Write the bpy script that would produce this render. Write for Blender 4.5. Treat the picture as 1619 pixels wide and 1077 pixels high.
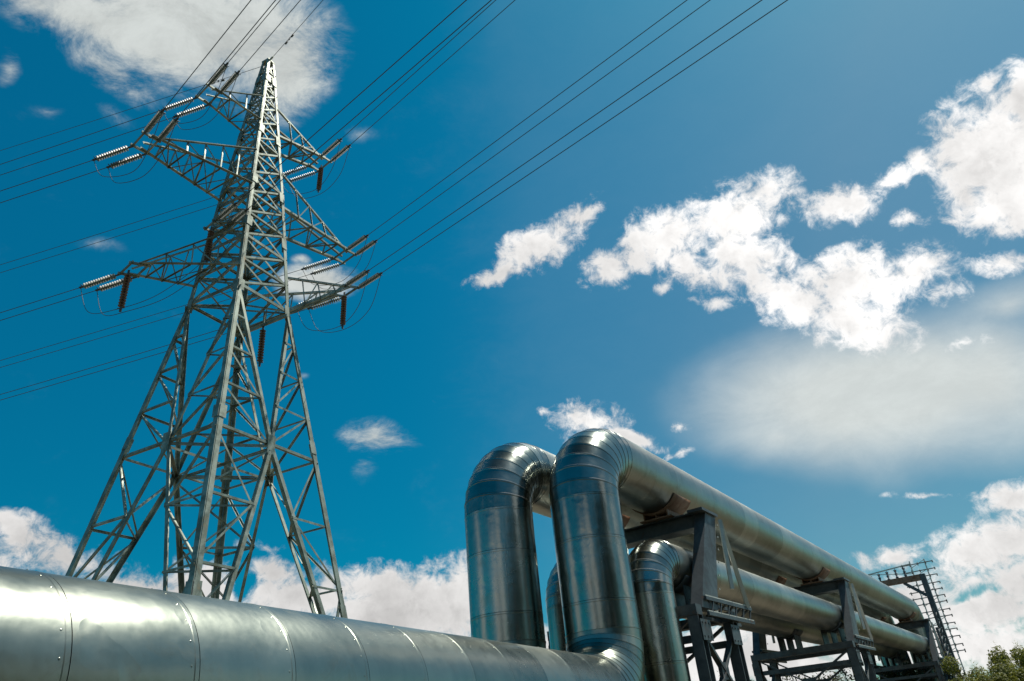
import bpy, bmesh, math, random
from mathutils import Vector, Matrix
PI = math.pi
R = math.radians
for o in list(bpy.data.objects):
    bpy.data.objects.remove(o)
scene = bpy.context.scene
COL = scene.collection
random.seed(7)

# ------------------------------------------------------------------ camera
CAM_POS = Vector((0, 0, 1.6))
cam_d = bpy.data.cameras.new('camera')
cam = bpy.data.objects.new('camera', cam_d)
COL.objects.link(cam)
scene.camera = cam
cam_d.sensor_width = 36.0
cam_d.lens = 36.0 * 1140.0 / 1619.0
cam_d.clip_start = 0.1
cam_d.clip_end = 6000
# rows: world x, y, z expressed in image axes (right, down, forward)
MX = ((0.99496, -0.10032, 0.0), (0.04952, 0.4911, 0.86969), (-0.08724, -0.86531, 0.49359))
rot = Matrix([[r[0], -r[1], -r[2]] for r in MX])
cam.matrix_world = Matrix.Translation(CAM_POS) @ rot.to_4x4()

# ------------------------------------------------------------------ light
SUN_AZ, SUN_EL = 58.0, 64.0          # clockwise from +Y, degrees
world = bpy.data.worlds.new('World')
scene.world = world
world.use_nodes = True
sun_d = bpy.data.lights.new('sun', 'SUN')
sun_d.energy = 5.0
sun_d.angle = R(0.53)
sun_d.color = (1.0, 0.95, 0.86)
sun = bpy.data.objects.new('sun', sun_d)
COL.objects.link(sun)
sdir = Vector((math.sin(R(SUN_AZ)) * math.cos(R(SUN_EL)), math.cos(R(SUN_AZ)) * math.cos(R(SUN_EL)), math.sin(R(SUN_EL))))
sun.rotation_euler = sdir.to_track_quat('Z', 'Y').to_euler()
sun.location = sdir * 60
scene.view_settings.view_transform = 'Standard'
scene.view_settings.look = 'None'
scene.view_settings.exposure = 0.0
scene.view_settings.gamma = 1.0

# clouds: ellipses in sky coordinates (azimuth, elevation, half axes, turn in degrees, weight)
CUMULUS = [(-0.84,35.01,2.72,0.7,-168.3,0.9), (3.76,36.78,3.75,1.42,-163.7,1), (8.22,38.58,2.29,0.91,-162.9,0.8), (9.77,34.44,2.67,1.39,171.8,0.9),
(14.78,35.15,4.91,1.86,-171.8,1), (21.42,35.53,5.1,1.99,177.3,1), (25.45,36.29,2.25,1.48,178.3,0.9), (22.03,32.38,4.7,2.03,156.4,0.95),
(17.55,32.53,4.55,1.51,149.5,0.9), (24.04,28.83,4.34,2.04,140.4,1), (29.45,28.34,3.9,2.38,162.6,1.1), (28.05,25.33,3.35,1.76,153.2,1.1),
(33.84,27.45,2.58,1.52,-179.0,0.95), (35.04,25.56,1.61,0.87,159.4,0.8), (30.42,33.73,2.92,1.27,171.0,0.95), (34.48,33.64,2.19,0.79,176.3,0.85),
(37.32,33.9,1.31,0.94,-165.8,0.85), (34.88,30.84,1.08,0.66,158.2,0.7), (18.29,29.35,1.57,0.59,158.2,0.7), (14.07,31.43,1.12,0.59,169.8,0.6),
(41.86,32.01,3.71,3.66,65.0,1.4), (44.92,34.0,2.39,2.05,62.6,1.3), (43.57,36.66,1.61,0.64,-174.9,0.8), (41.02,28.72,2.24,1.32,153.6,1.2),
(38.96,30.66,1.8,1.48,156.0,1), (39.23,25.89,2.05,0.67,155.9,0.85), (41.29,35.12,1.24,0.57,-158.1,0.75), (5.54,22.75,2.79,1.29,173.2,1),
(8.71,21.03,3.34,0.5,158.4,0.9), (2.01,23.66,0.65,0.3,174.4,0.7), (13.14,20.91,0.61,0.43,173.3,0.6), (12.91,19.19,1.11,0.28,-170.6,0.65),
(34.8,21.5,1.47,0.46,171.9,0.55), (-36.16,14.97,3.17,0.95,163.7,0.9), (-32.59,13.57,4.21,1.08,170.9,0.85), (-28.1,12.05,2.38,0.89,178.8,0.9),
(-24.86,12.04,2.5,1.25,177.0,1), (-19.33,12.81,3.14,1.09,177.9,0.9), (-17.41,10.8,5.38,1.72,177.1,1.1), (-11.45,11.39,5.92,1.59,171.9,1.1),
(-9.59,9.73,6.1,2.4,175.7,1.4), (-6.27,9.94,3.34,2.65,173.3,1.2), (-20.6,14.71,2.03,0.4,179.4,0.55), (-36.71,12.82,2.04,1.13,177.8,0.8),
(25.41,8.85,2.32,0.82,171.0,0.95), (31.66,8.66,4.01,1.65,-173.0,1.1), (33.59,10.84,1.71,0.98,170.5,1), (29.96,5.09,4.58,1.8,-178.2,1.1),
(25.2,6.43,3.04,1.88,177.2,1.1), (33.15,11.56,1.56,0.4,166.7,0.8), (26.14,3.57,6.82,1.5,172.9,1.2), (28.94,12.65,2.67,0.25,167.1,0.5),
(15.06,4.16,6.31,2.21,174.5,1.2), (8.6,4.87,6.68,2.07,174.5,1.1), (1.83,5.55,7.36,2.1,174.7,1.1), (32.22,6.41,2.02,1.47,-177.3,1.1)]
GAPS = [(28.15,31.81,1.76,0.46,170.6,0.6), (28.89,6.11,2.23,0.29,-173.8,0.6), (-21.68,12.0,1.24,0.8,77.9,0.7), (12.39,32.87,0.8,0.49,171.3,0.3)]
VEIL = [(28.57,19.82,12.65,4.65,170.1,0.85), (20.36,18.82,6.45,2.57,163.5,0.5), (34.81,18.57,5.19,4.59,176.6,0.7), (38.34,23.08,4.5,1.62,-179.1,0.45),
(-38.92,48.97,10.49,2.0,-175.8,0.95), (-31.0,50.25,11.49,3.07,-173.8,1.25), (-23.16,49.99,4.94,3.6,-173.4,1.1), (-30.35,47.85,6.93,1.71,178.4,0.75),
(-38.37,45.99,4.62,1.19,169.0,0.6), (-44.99,48.06,3.48,1.15,-174.2,0.8), (-45.65,43.51,1.09,0.77,114.2,0.45), (-22.15,47.74,2.25,0.96,-172.6,0.6),
(-35.51,34.71,1.82,0.52,-171.9,0.27), (-12.74,22.55,2.86,1.26,178.8,0.7), (-13.23,20.25,1.34,1.26,106.1,0.35), (-17.81,34.71,3.17,1.16,179.6,1.2),
(-19.65,36.35,0.8,0.38,-175.2,0.6), (-13.95,45.59,1.46,0.73,-176.4,0.33), (-41.73,41.91,1.35,0.49,-161.5,0.24), (-17.89,27.53,0.63,0.34,-178.3,0.3),
(-36.69,43.34,1.66,0.69,171.9,0.32)]

def build_sky():
    nt = world.node_tree
    nt.nodes.clear()
    N, L = nt.nodes, nt.links
    def node(t, **k):
        n = N.new(t)
        for a, b in k.items():
            setattr(n, a, b)
        return n
    def put(sock, v):
        if hasattr(v, 'is_linked') or isinstance(v, bpy.types.NodeSocket):
            L.new(v, sock)
        else:
            sock.default_value = v
    def m(op, a, b=0.0, c=0.0, clamp=False):
        n = node('ShaderNodeMath', operation=op, use_clamp=clamp)
        put(n.inputs[0], a); put(n.inputs[1], b); put(n.inputs[2], c)
        return n.outputs[0]
    def smooth(x, lo, hi, a=0.0, b=1.0):
        n = node('ShaderNodeMapRange', interpolation_type='SMOOTHSTEP')
        put(n.inputs[0], x); put(n.inputs[1], lo); put(n.inputs[2], hi); put(n.inputs[3], a); put(n.inputs[4], b)
        return n.outputs[0]
    tc = node('ShaderNodeTexCoord')
    sep = node('ShaderNodeSeparateXYZ'); L.new(tc.outputs['Generated'], sep.inputs[0])
    x, y, z = sep.outputs
    azd = m('MULTIPLY', m('ARCTAN2', x, y), 180 / PI)
    eld = m('MULTIPLY', m('ARCSINE', z), 180 / PI)
    def noise(scale, detail, rough, lac=2.0, dist=0.0, off=(0, 0, 0), sc=(1, 1, 1)):
        mp = node('ShaderNodeMapping'); L.new(tc.outputs['Generated'], mp.inputs[0])
        mp.inputs['Location'].default_value = off
        mp.inputs['Scale'].default_value = sc
        n = node('ShaderNodeTexNoise')
        L.new(mp.outputs[0], n.inputs['Vector'])
        n.inputs['Scale'].default_value = scale; n.inputs['Detail'].default_value = detail
        n.inputs['Roughness'].default_value = rough; n.inputs['Lacunarity'].default_value = lac
        n.inputs['Distortion'].default_value = dist
        return n
    comb = node('ShaderNodeCombineXYZ'); L.new(azd, comb.inputs[0]); L.new(eld, comb.inputs[1])
    def warped(scale, amp):
        w = noise(scale, 3, 0.55, off=(3, 1, 2))
        s = node('ShaderNodeVectorMath', operation='SUBTRACT'); L.new(w.outputs['Color'], s.inputs[0]); s.inputs[1].default_value = (0.5, 0.5, 0.5)
        k = node('ShaderNodeVectorMath', operation='MULTIPLY'); L.new(s.outputs[0], k.inputs[0]); k.inputs[1].default_value = (amp, amp * 0.8, 0)
        a = node('ShaderNodeVectorMath', operation='ADD'); L.new(comb.outputs[0], a.inputs[0]); L.new(k.outputs[0], a.inputs[1])
        return a.outputs[0]
    def field(blobs, vec, grow=1.0):
        acc = None
        for (ba, be, sa, sb, turn, w) in blobs:
            mp = node('ShaderNodeMapping', vector_type='TEXTURE')
            L.new(vec, mp.inputs[0])
            mp.inputs['Location'].default_value = (ba, be, 0)
            mp.inputs['Rotation'].default_value = (0, 0, R(turn))
            mp.inputs['Scale'].default_value = (sa * grow, sb * grow, 1)
            ln = node('ShaderNodeVectorMath', operation='LENGTH'); L.new(mp.outputs[0], ln.inputs[0])
            v = m('MULTIPLY', m('SUBTRACT', 1.0, ln.outputs['Value'], clamp=True), w)
            acc = v if acc is None else m('SMOOTH_MAX', acc, v, 0.12)
        return acc
    wv = warped(9.0, 3.2)
    F = field(CUMULUS, wv, 1.75)
    G = field(GAPS, wv, 1.6)
    F = m('SUBTRACT', F, G)
    # the part of the sky that no view of the place faces: scattered fair weather clouds
    away = smooth(m('ABSOLUTE', m('ADD', azd, 2.0)), 52.0, 75.0)
    low = smooth(eld, 50.0, 5.0)
    big = noise(3.2, 2, 0.5, off=(5, 5, 5))
    bigc = smooth(big.outputs['Fac'], 0.47, 0.68)
    F = m('MAXIMUM', F, m('MULTIPLY', m('MULTIPLY', away, low), m('MULTIPLY', bigc, 0.9)))
    n1 = noise(19.0, 9, 0.64, 2.1, 0.3, off=(1.7, 0.3, 4.1))
    fg = m('MULTIPLY', F, 6.0, clamp=True)
    e = m('ADD', F, m('MULTIPLY', m('MULTIPLY', m('SUBTRACT', n1.outputs['Fac'], 0.5), 1.15), fg))
    n_body = noise(44.0, 9, 0.68, dist=0.4, off=(8, 2, 1))
    e = m('ADD', e, m('MULTIPLY', m('MULTIPLY', m('SUBTRACT', n_body.outputs['Fac'], 0.5), 1.35), fg))
    cum = m('POWER', smooth(e, 0.16, 0.74), 1.15)
    # thin veils
    vv = warped(7.0, 3.5)
    V = field(VEIL, vv, 1.6)
    n2 = noise(10.0, 10, 0.68, 2.2, 0.35, off=(2.2, 7.3, 0.4), sc=(1.0, 1.3, 1.9))
    softn = smooth(azd, 5.0, -12.0, 0.12, 1.7)      # the right veil is smooth, the left cloud is combed
    gate = m('MULTIPLY', m('SUBTRACT', V, 0.02), 3.0, clamp=True)
    ve = m('ADD', V, m('MULTIPLY', m('MULTIPLY', m('SUBTRACT', n2.outputs['Fac'], 0.5), softn), gate))
    veil = smooth(ve, smooth(azd, 5.0, -12.0, 0.0, 0.10), smooth(azd, 5.0, -12.0, 0.66, 0.80))
    veil = m('MULTIPLY', veil, smooth(azd, 5.0, -12.0, 0.93, 0.98))
    # sky itself
    sky = node('ShaderNodeTexSky', sky_type='NISHITA', sun_disc=False)
    sky.sun_elevation = R(SUN_EL); sky.sun_rotation = R(SUN_AZ)
    sky.air_density = 1.0; sky.dust_density = 0.6; sky.ozone_density = 2.0
    # paler and greyer towards the sun's side, deep teal away from it, darker overhead
    dt = node('ShaderNodeVectorMath', operation='DOT_PRODUCT'); L.new(tc.outputs['Generated'], dt.inputs[0]); dt.inputs[1].default_value = (math.sin(R(75)), math.cos(R(75)), 0)
    glow = m('POWER', m('MULTIPLY', m('SUBTRACT', dt.outputs['Value'], 0.06), 1.9, clamp=True), 1.7)
    tcol = node('ShaderNodeMix', data_type='RGBA')
    L.new(glow, tcol.inputs[0]); tcol.inputs[6].default_value = SKY_TINT; tcol.inputs[7].default_value = SUN_TINT
    tint = node('ShaderNodeMix', data_type='RGBA', blend_type='MULTIPLY')
    tint.inputs[0].default_value = 1.0
    L.new(sky.outputs[0], tint.inputs[6]); L.new(tcol.outputs[2], tint.inputs[7])
    lowsky = node('ShaderNodeVectorMath', operation='SCALE'); L.new(tint.outputs[2], lowsky.inputs[0]); L.new(m('MULTIPLY', smooth(eld, 2.0, 42.0, 0.80, 1.0), smooth(eld, 54.0, 78.0, 1.0, 0.28)), lowsky.inputs['Scale'])
    bg_sky = node('ShaderNodeBackground'); L.new(lowsky.outputs[0], bg_sky.inputs[0]); bg_sky.inputs[1].default_value = SKY_STRENGTH
    # clouds: denser is whiter, with grey hollows; whiter towards the sun's side
    n3 = noise(11.0, 6, 0.6, off=(0.4, 3.3, 9.0))
    shade = m('MULTIPLY', smooth(n3.outputs['Fac'], 0.36, 0.62, 0.78, 1.02), smooth(n_body.outputs['Fac'], 0.30, 0.55, 0.88, 1.04))
    side = smooth(azd, -25.0, 25.0, 0.86, 1.16)
    thick = smooth(e, 0.55, 1.15, 1.0, 0.90)
    lum = m('MULTIPLY', m('MULTIPLY', shade, side), thick)
    lowdim = smooth(eld, 3.0, 20.0, 0.88, 1.0)
    lum = m('MULTIPLY', lum, lowdim)
    bg_c = node('ShaderNodeBackground'); bg_c.inputs[0].default_value = (0.93, 0.915, 0.90, 1); L.new(lum, bg_c.inputs[1])
    bg_v = node('ShaderNodeBackground'); bg_v.inputs[0].default_value = (0.70, 0.74, 0.72, 1); L.new(smooth(n2.outputs['Fac'], 0.3, 0.7, smooth(azd, 5.0, -12.0, 0.93, 0.72), smooth(azd, 5.0, -12.0, 1.04, 0.98)), bg_v.inputs[1])
    mx1 = node('ShaderNodeMixShader'); L.new(veil, mx1.inputs[0]); L.new(bg_sky.outputs[0], mx1.inputs[1]); L.new(bg_v.outputs[0], mx1.inputs[2])
    mx2 = node('ShaderNodeMixShader'); L.new(cum, mx2.inputs[0]); L.new(mx1.outputs[0], mx2.inputs[1]); L.new(bg_c.outputs[0], mx2.inputs[2])
    out = node('ShaderNodeOutputWorld'); L.new(mx2.outputs[0], out.inputs[0])

SKY_TINT = (0.006, 0.67, 0.775, 1)
SUN_TINT = (0.345, 0.745, 0.735, 1)
SKY_STRENGTH = 0.11
build_sky()
world.cycles.sampling_method = 'MANUAL'
world.cycles.sample_map_resolution = 512

# ------------------------------------------------------------------ materials
def mat_base(name):
    mt = bpy.data.materials.new(name)
    mt.use_nodes = True
    nt = mt.node_tree
    b = nt.nodes['Principled BSDF']
    return mt, nt, b

def tex_noise(nt, scale, detail=4, rough=0.55, stretch=(1, 1, 1), dist=0.0, coord='Object'):
    tc = nt.nodes.new('ShaderNodeTexCoord')
    mp = nt.nodes.new('ShaderNodeMapping')
    mp.inputs['Scale'].default_value = stretch
    n = nt.nodes.new('ShaderNodeTexNoise')
    n.inputs['Scale'].default_value = scale
    n.inputs['Detail'].default_value = detail
    n.inputs['Roughness'].default_value = rough
    n.inputs['Distortion'].default_value = dist
    nt.links.new(tc.outputs[coord], mp.inputs[0])
    nt.links.new(mp.outputs[0], n.inputs['Vector'])
    return n.outputs['Fac']

def ramp(nt, fac, stops):
    r = nt.nodes.new('ShaderNodeValToRGB')
    el = r.color_ramp.elements
    el[0].position, el[0].color = stops[0][0], (*stops[0][1], 1)
    el[1].position, el[1].color = stops[-1][0], (*stops[-1][1], 1)
    for p, c in stops[1:-1]:
        e = el.new(p); e.color = (*c, 1)
    nt.links.new(fac, r.inputs[0])
    return r.outputs[0]

def maprange(nt, v, a, b, c, d):
    n = nt.nodes.new('ShaderNodeMapRange')
    nt.links.new(v, n.inputs[0])
    for i, q in enumerate((a, b, c, d)):
        n.inputs[i + 1].default_value = q
    return n.outputs[0]

def math_node(nt, op, a, b):
    n = nt.nodes.new('ShaderNodeMath'); n.operation = op
    for i, v in enumerate((a, b)):
        if isinstance(v, (int, float)):
            n.inputs[i].default_value = v
        else:
            nt.links.new(v, n.inputs[i])
    return n.outputs[0]

def bump(nt, b, h, strength, dist=0.02):
    n = nt.nodes.new('ShaderNodeBump')
    n.inputs['Strength'].default_value = strength
    n.inputs['Distance'].default_value = dist
    nt.links.new(h, n.inputs['Height'])
    nt.links.new(n.outputs[0], b.inputs['Normal'])

def cladding(name, rough_lo, rough_hi, c0, c1):
    mt, nt, b = mat_base(name)
    at = nt.nodes.new('ShaderNodeAttribute'); at.attribute_name = 'sheet'
    sheet = at.outputs['Fac']
    cloud = tex_noise(nt, 1.1, 6, 0.62, dist=0.6)
    fine = tex_noise(nt, 9.0, 6, 0.65, dist=0.3)
    drips = tex_noise(nt, 7.0, 4, 0.6, stretch=(1, 1, 0.12))
    f = math_node(nt, 'ADD', math_node(nt, 'MULTIPLY', cloud, 0.45), math_node(nt, 'MULTIPLY', sheet, 0.30))
    f = math_node(nt, 'ADD', f, math_node(nt, 'MULTIPLY', fine, 0.12))
    f = math_node(nt, 'ADD', f, math_node(nt, 'MULTIPLY', drips, 0.18))
    col = ramp(nt, f, [(0.30, c0), (0.75, c1)])
    nt.links.new(col, b.inputs['Base Color'])
    b.inputs['Metallic'].default_value = 1.0
    rg = math_node(nt, 'ADD', maprange(nt, cloud, 0.3, 0.7, rough_lo, rough_hi), math_node(nt, 'MULTIPLY', sheet, 0.06))
    rg = math_node(nt, 'ADD', rg, math_node(nt, 'MULTIPLY', fine, 0.05))
    nt.links.new(rg, b.inputs['Roughness'])
    stain = maprange(nt, tex_noise(nt, 1.7, 9, 0.72, dist=1.2), 0.56, 0.72, 0.0, 1.0)
    mixd = nt.nodes.new('ShaderNodeMix'); mixd.data_type = 'RGBA'
    nt.links.new(math_node(nt, 'MULTIPLY', stain, 0.32), mixd.inputs[0]); nt.links.new(col, mixd.inputs[6]); mixd.inputs[7].default_value = (0.13, 0.12, 0.09, 1)
    nt.links.new(mixd.outputs[2], b.inputs['Base Color'])
    nt.links.new(math_node(nt, 'ADD', rg, math_node(nt, 'MULTIPLY', stain, 0.08)), b.inputs['Roughness'])
    wob = tex_noise(nt, 2.3, 3, 0.5)
    dent = maprange(nt, tex_noise(nt, 3.4, 2, 0.4), 0.60, 0.78, 0.0, -1.0)
    hgt = math_node(nt, 'ADD', wob, math_node(nt, 'MULTIPLY', fine, 0.05))
    bump(nt, b, math_node(nt, 'ADD', hgt, math_node(nt, 'MULTIPLY', dent, 0.30)), 0.34, 0.03)
    return mt

M = {}
M['clad'] = cladding('galvanised_cladding', 0.21, 0.28, (0.19, 0.21, 0.178), (0.385, 0.405, 0.345))
M['clad_bright'] = cladding('bright_cladding', 0.14, 0.22, (0.19, 0.21, 0.19), (0.43, 0.445, 0.40))
M['clad_dull'] = cladding('weathered_cladding', 0.27, 0.36, (0.27, 0.285, 0.25), (0.51, 0.525, 0.47))
mt, nt, b = mat_base('cladding_joint')
b.inputs['Base Color'].default_value = (0.05, 0.05, 0.045, 1); b.inputs['Roughness'].default_value = 0.7
M['joint'] = mt
def painted(name, c0, c1, rough=0.5, metal=0.2, scale=3.0, rust=None):
    mt, nt, b = mat_base(name)
    n = tex_noise(nt, scale, 7, 0.65, dist=0.5)
    stops = [(0.35, c0), (0.65, c1)]
    if rust:
        stops = [(0.30, rust), (0.40, c0), (0.68, c1)]
    nt.links.new(ramp(nt, n, stops), b.inputs['Base Color'])
    b.inputs['Metallic'].default_value = metal
    nt.links.new(maprange(nt, n, 0.3, 0.7, rough + 0.12, rough - 0.08), b.inputs['Roughness'])
    bump(nt, b, tex_noise(nt, 30.0, 3, 0.6), 0.15, 0.01)
    return mt
M['tower'] = painted('weathered_zinc', (0.15, 0.175, 0.14), (0.45, 0.48, 0.39), 0.46, 0.5, 1.4, rust=(0.26, 0.20, 0.12))
M['steel'] = painted('grey_painted_steel', (0.062, 0.076, 0.084), (0.125, 0.14, 0.145), 0.48, 0.2, 3.2, rust=(0.12, 0.065, 0.04))
M['steel_light'] = painted('pale_steel', (0.48, 0.49, 0.44), (0.70, 0.70, 0.62), 0.5, 0.1, 3.0)  # sunlight on column flanges and stay rods is put into this paler colour
M['rusty'] = painted('rusted_steel', (0.18, 0.09, 0.05), (0.30, 0.20, 0.14), 0.7, 0.1, 4.0)
M['mast'] = painted('faded_mast_paint', (0.20, 0.17, 0.15), (0.34, 0.29, 0.26), 0.6, 0.1, 3.0)
M['concrete'] = painted('old_concrete', (0.28, 0.27, 0.25), (0.42, 0.40, 0.37), 0.85, 0.0, 2.0)
mt, nt, b = mat_base('insulator_glass')
n = tex_noise(nt, 4.0, 2)
nt.links.new(ramp(nt, n, [(0.3, (0.15, 0.17, 0.14)), (0.7, (0.30, 0.31, 0.26))]), b.inputs['Base Color'])
b.inputs['Roughness'].default_value = 0.42
M['glass'] = mt
mt, nt, b = mat_base('insulator_porcelain')
n = tex_noise(nt, 4.0, 2)
nt.links.new(ramp(nt, n, [(0.3, (0.10, 0.06, 0.045)), (0.7, (0.17, 0.10, 0.08))]), b.inputs['Base Color'])
b.inputs['Roughness'].default_value = 0.2
M['porcelain'] = mt
mt, nt, b = mat_base('aluminium_conductor')
n = tex_noise(nt, 2.0, 3)
nt.links.new(ramp(nt, n, [(0.3, (0.05, 0.05, 0.05)), (0.7, (0.09, 0.09, 0.085))]), b.inputs['Base Color'])
b.inputs['Roughness'].default_value = 0.6
M['wire'] = mt
def leafy(name, c0, c1, c2):
    mt, nt, b = mat_base(name)
    at = nt.nodes.new('ShaderNodeAttribute'); at.attribute_name = 'leaf'
    nt.links.new(ramp(nt, at.outputs['Fac'], [(0.0, c0), (0.55, c1), (1.0, c2)]), b.inputs['Base Color'])
    b.inputs['Roughness'].default_value = 0.55
    tr = nt.nodes.new('ShaderNodeBsdfTranslucent')
    nt.links.new(ramp(nt, at.outputs['Fac'], [(0.0, c1), (1.0, c2)]), tr.inputs[0])
    mx = nt.nodes.new('ShaderNodeMixShader'); mx.inputs[0].default_value = 0.45
    out = nt.nodes['Material Output']
    nt.links.new(b.outputs[0], mx.inputs[1]); nt.links.new(tr.outputs[0], mx.inputs[2]); nt.links.new(mx.outputs[0], out.inputs[0])
    return mt
M['leaf'] = leafy('shrub_leaves', (0.065, 0.09, 0.012), (0.15, 0.18, 0.025), (0.27, 0.27, 0.05))
M['leaf_dark'] = leafy('dark_leaves', (0.02, 0.035, 0.010), (0.04, 0.06, 0.018), (0.08, 0.09, 0.03))  # shade under the pipes is put into this darker leaf green
mt, nt, b = mat_base('bark')
nt.links.new(ramp(nt, tex_noise(nt, 12, 5), [(0.3, (0.06, 0.045, 0.03)), (0.7, (0.14, 0.11, 0.08))]), b.inputs['Base Color'])
b.inputs['Roughness'].default_value = 0.9
M['bark'] = mt
mt, nt, b = mat_base('dry_ground')
g1 = tex_noise(nt, 0.35, 8, 0.6)
nt.links.new(ramp(nt, g1, [(0.35, (0.035, 0.04, 0.014)), (0.5, (0.06, 0.06, 0.026)), (0.7, (0.12, 0.10, 0.055))]), b.inputs['Base Color'])
b.inputs['Roughness'].default_value = 0.95
bump(nt, b, tex_noise(nt, 6, 6), 0.6, 0.1)
M['ground'] = mt

# ------------------------------------------------------------------ mesh helpers
class MB:
    def __init__(self):
        self.v, self.f, self.mi, self.sm, self.val = [], [], [], [], []
    def face(self, idx, mi=0, smooth=False, val=0.5):
        self.f.append(idx); self.mi.append(mi); self.sm.append(smooth); self.val.append(val)
    def obox(self, c, ax, ay, az, mi=0):
        c, ax, ay, az = Vector(c), Vector(ax), Vector(ay), Vector(az)
        i = len(self.v)
        for sx in (-1, 1):
            for sy in (-1, 1):
                for sz in (-1, 1):
                    self.v.append(c + ax * sx + ay * sy + az * sz)
        flip = ax.cross(ay).dot(az) < 0
        for q in ((0, 1, 3, 2), (4, 6, 7, 5), (0, 4, 5, 1), (2, 3, 7, 6), (0, 2, 6, 4), (1, 5, 7, 3)):
            q = tuple(i + k for k in q)
            self.face(q[::-1] if flip else q, mi)
    def bar(self, p0, p1, w, h=None, side=None, mi=0):
        p0, p1 = Vector(p0), Vector(p1)
        h = w if h is None else h
        d = p1 - p0
        if d.length < 1e-6: return
        ref = Vector(side) if side is not None else (Vector((0, 0, 1)) if abs(d.normalized().z) < 0.95 else Vector((1, 0, 0)))
        s = d.cross(ref)
        if s.length < 1e-6: s = d.cross(Vector((0.3, 1, 0.2)))
        s.normalize(); u = s.cross(d).normalized()
        self.obox((p0 + p1) / 2, d / 2, s * (w / 2), u * (h / 2), mi)
    def angle(self, p0, p1, w, a, b, t=0.022, mi=0):
        """rolled angle section: two flanges of width w along directions a and b"""
        p0, p1 = Vector(p0), Vector(p1)
        d = (p1 - p0); dn = d.normalized()
        a = Vector(a); a = (a - dn * a.dot(dn)).normalized()
        b = Vector(b); b = (b - dn * b.dot(dn)); b = (b - a * b.dot(a)).normalized()
        m = (p0 + p1) / 2
        self.obox(m + a * (w / 2), d / 2, a * (w / 2), b * (t / 2), mi)
        self.obox(m + b * (w / 2 + t / 2), d / 2, b * (w / 2 - t / 2 - 0.001), a * (t / 2), mi)
    def tube(self, pts, r, n=8, mi=0, smooth=True, cap=True):
        pts = [Vector(p) for p in pts]
        k = len(pts); rs = r if isinstance(r, (list, tuple)) else [r] * k
        t0 = (pts[1] - pts[0]).normalized()
        u = t0.orthogonal().normalized()
        base = len(self.v)
        for i, p in enumerate(pts):
            t = (pts[min(i + 1, k - 1)] - pts[max(i - 1, 0)]).normalized()
            u = (u - t * u.dot(t)).normalized(); w = t.cross(u)
            for j in range(n):
                a = 2 * PI * j / n
                self.v.append(p + (u * math.cos(a) + w * math.sin(a)) * rs[i])
        for i in range(k - 1):
            for j in range(n):
                a, b2 = base + i * n + j, base + i * n + (j + 1) % n
                self.face((a, b2, b2 + n, a + n), mi, smooth)
        if cap:
            self.face(tuple(base + j for j in reversed(range(n))), mi)
            self.face(tuple(base + (k - 1) * n + j for j in range(n)), mi)
    def build(self, name, mats, parent=None, origin=None, attr=None):
        """one mesh object; vertices are given in world space"""
        org = Vector(origin) if origin is not None else (parent_base(parent) if parent else Vector((0, 0, 0)))
        me = bpy.data.meshes.new(name)
        me.from_pydata([tuple(p - org) for p in self.v], [], self.f)
        mats = mats if isinstance(mats, (list, tuple)) else [mats]
        for q in mats: me.materials.append(q)
        me.polygons.foreach_set('material_index', self.mi)
        me.polygons.foreach_set('use_smooth', self.sm)
        if attr:
            at = me.attributes.new(attr, 'FLOAT', 'FACE')
            at.data.foreach_set('value', self.val)
        me.update()
        o = bpy.data.objects.new(name, me)
        COL.objects.link(o)
        if parent:
            o.parent = parent
            o.location = org - parent_base(parent)
        else:
            o.location = org
        return o

BASE = {}
def parent_base(o): return BASE.get(o.name, Vector((0, 0, 0)))
def thing(name, label, cat, loc=(0, 0, 0), group=None):
    o = bpy.data.objects.new(name, None)
    COL.objects.link(o)
    o.empty_display_size = 0.5
    o.location = loc
    BASE[o.name] = Vector(loc)
    o['label'] = label; o['category'] = cat
    if group: o['group'] = group
    return o
def tag(o, label, cat, group=None):
    o['label'] = label; o['category'] = cat
    if group: o['group'] = group
    return o
def part(name, mb, mats, parent, attr=None, label=None):
    """a part of a thing, or a sub-part when its parent is a part"""
    o = mb.build(name, mats, parent, origin=parent_base(parent), attr=attr)
    BASE[o.name] = parent_base(parent)
    if label: o['label'] = label
    return o
UP = Vector((0, 0, 1))
def az(a, s=1.0): return Vector((math.sin(R(a)) * s, math.cos(R(a)) * s, 0))

# ------------------------------------------------------------------ ground
g = MB()
nn = 40
for i in range(nn + 1):
    for j in range(nn + 1):
        u, w = i / nn * 2 - 1, j / nn * 2 - 1
        u, w = math.copysign(abs(u) ** 2.4, u), math.copysign(abs(w) ** 2.4, w)
        x_, y_ = u * 2600, w * 2600
        d_ = math.hypot(x_, y_)
        zz = 0.0 if d_ < 160 else 0.6 * math.sin(x_ * 0.013 + 1) * math.sin(y_ * 0.017) * min(1, (d_ - 160) / 200)
        g.v.append(Vector((x_, y_, zz)))
for i in range(nn):
    for j in range(nn):
        a = i * (nn + 1) + j
        g.face((a, a + nn + 1, a + nn + 2, a + 1), 0, True)
go = g.build('ground', M['ground'])
go['kind'] = 'structure'

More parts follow.
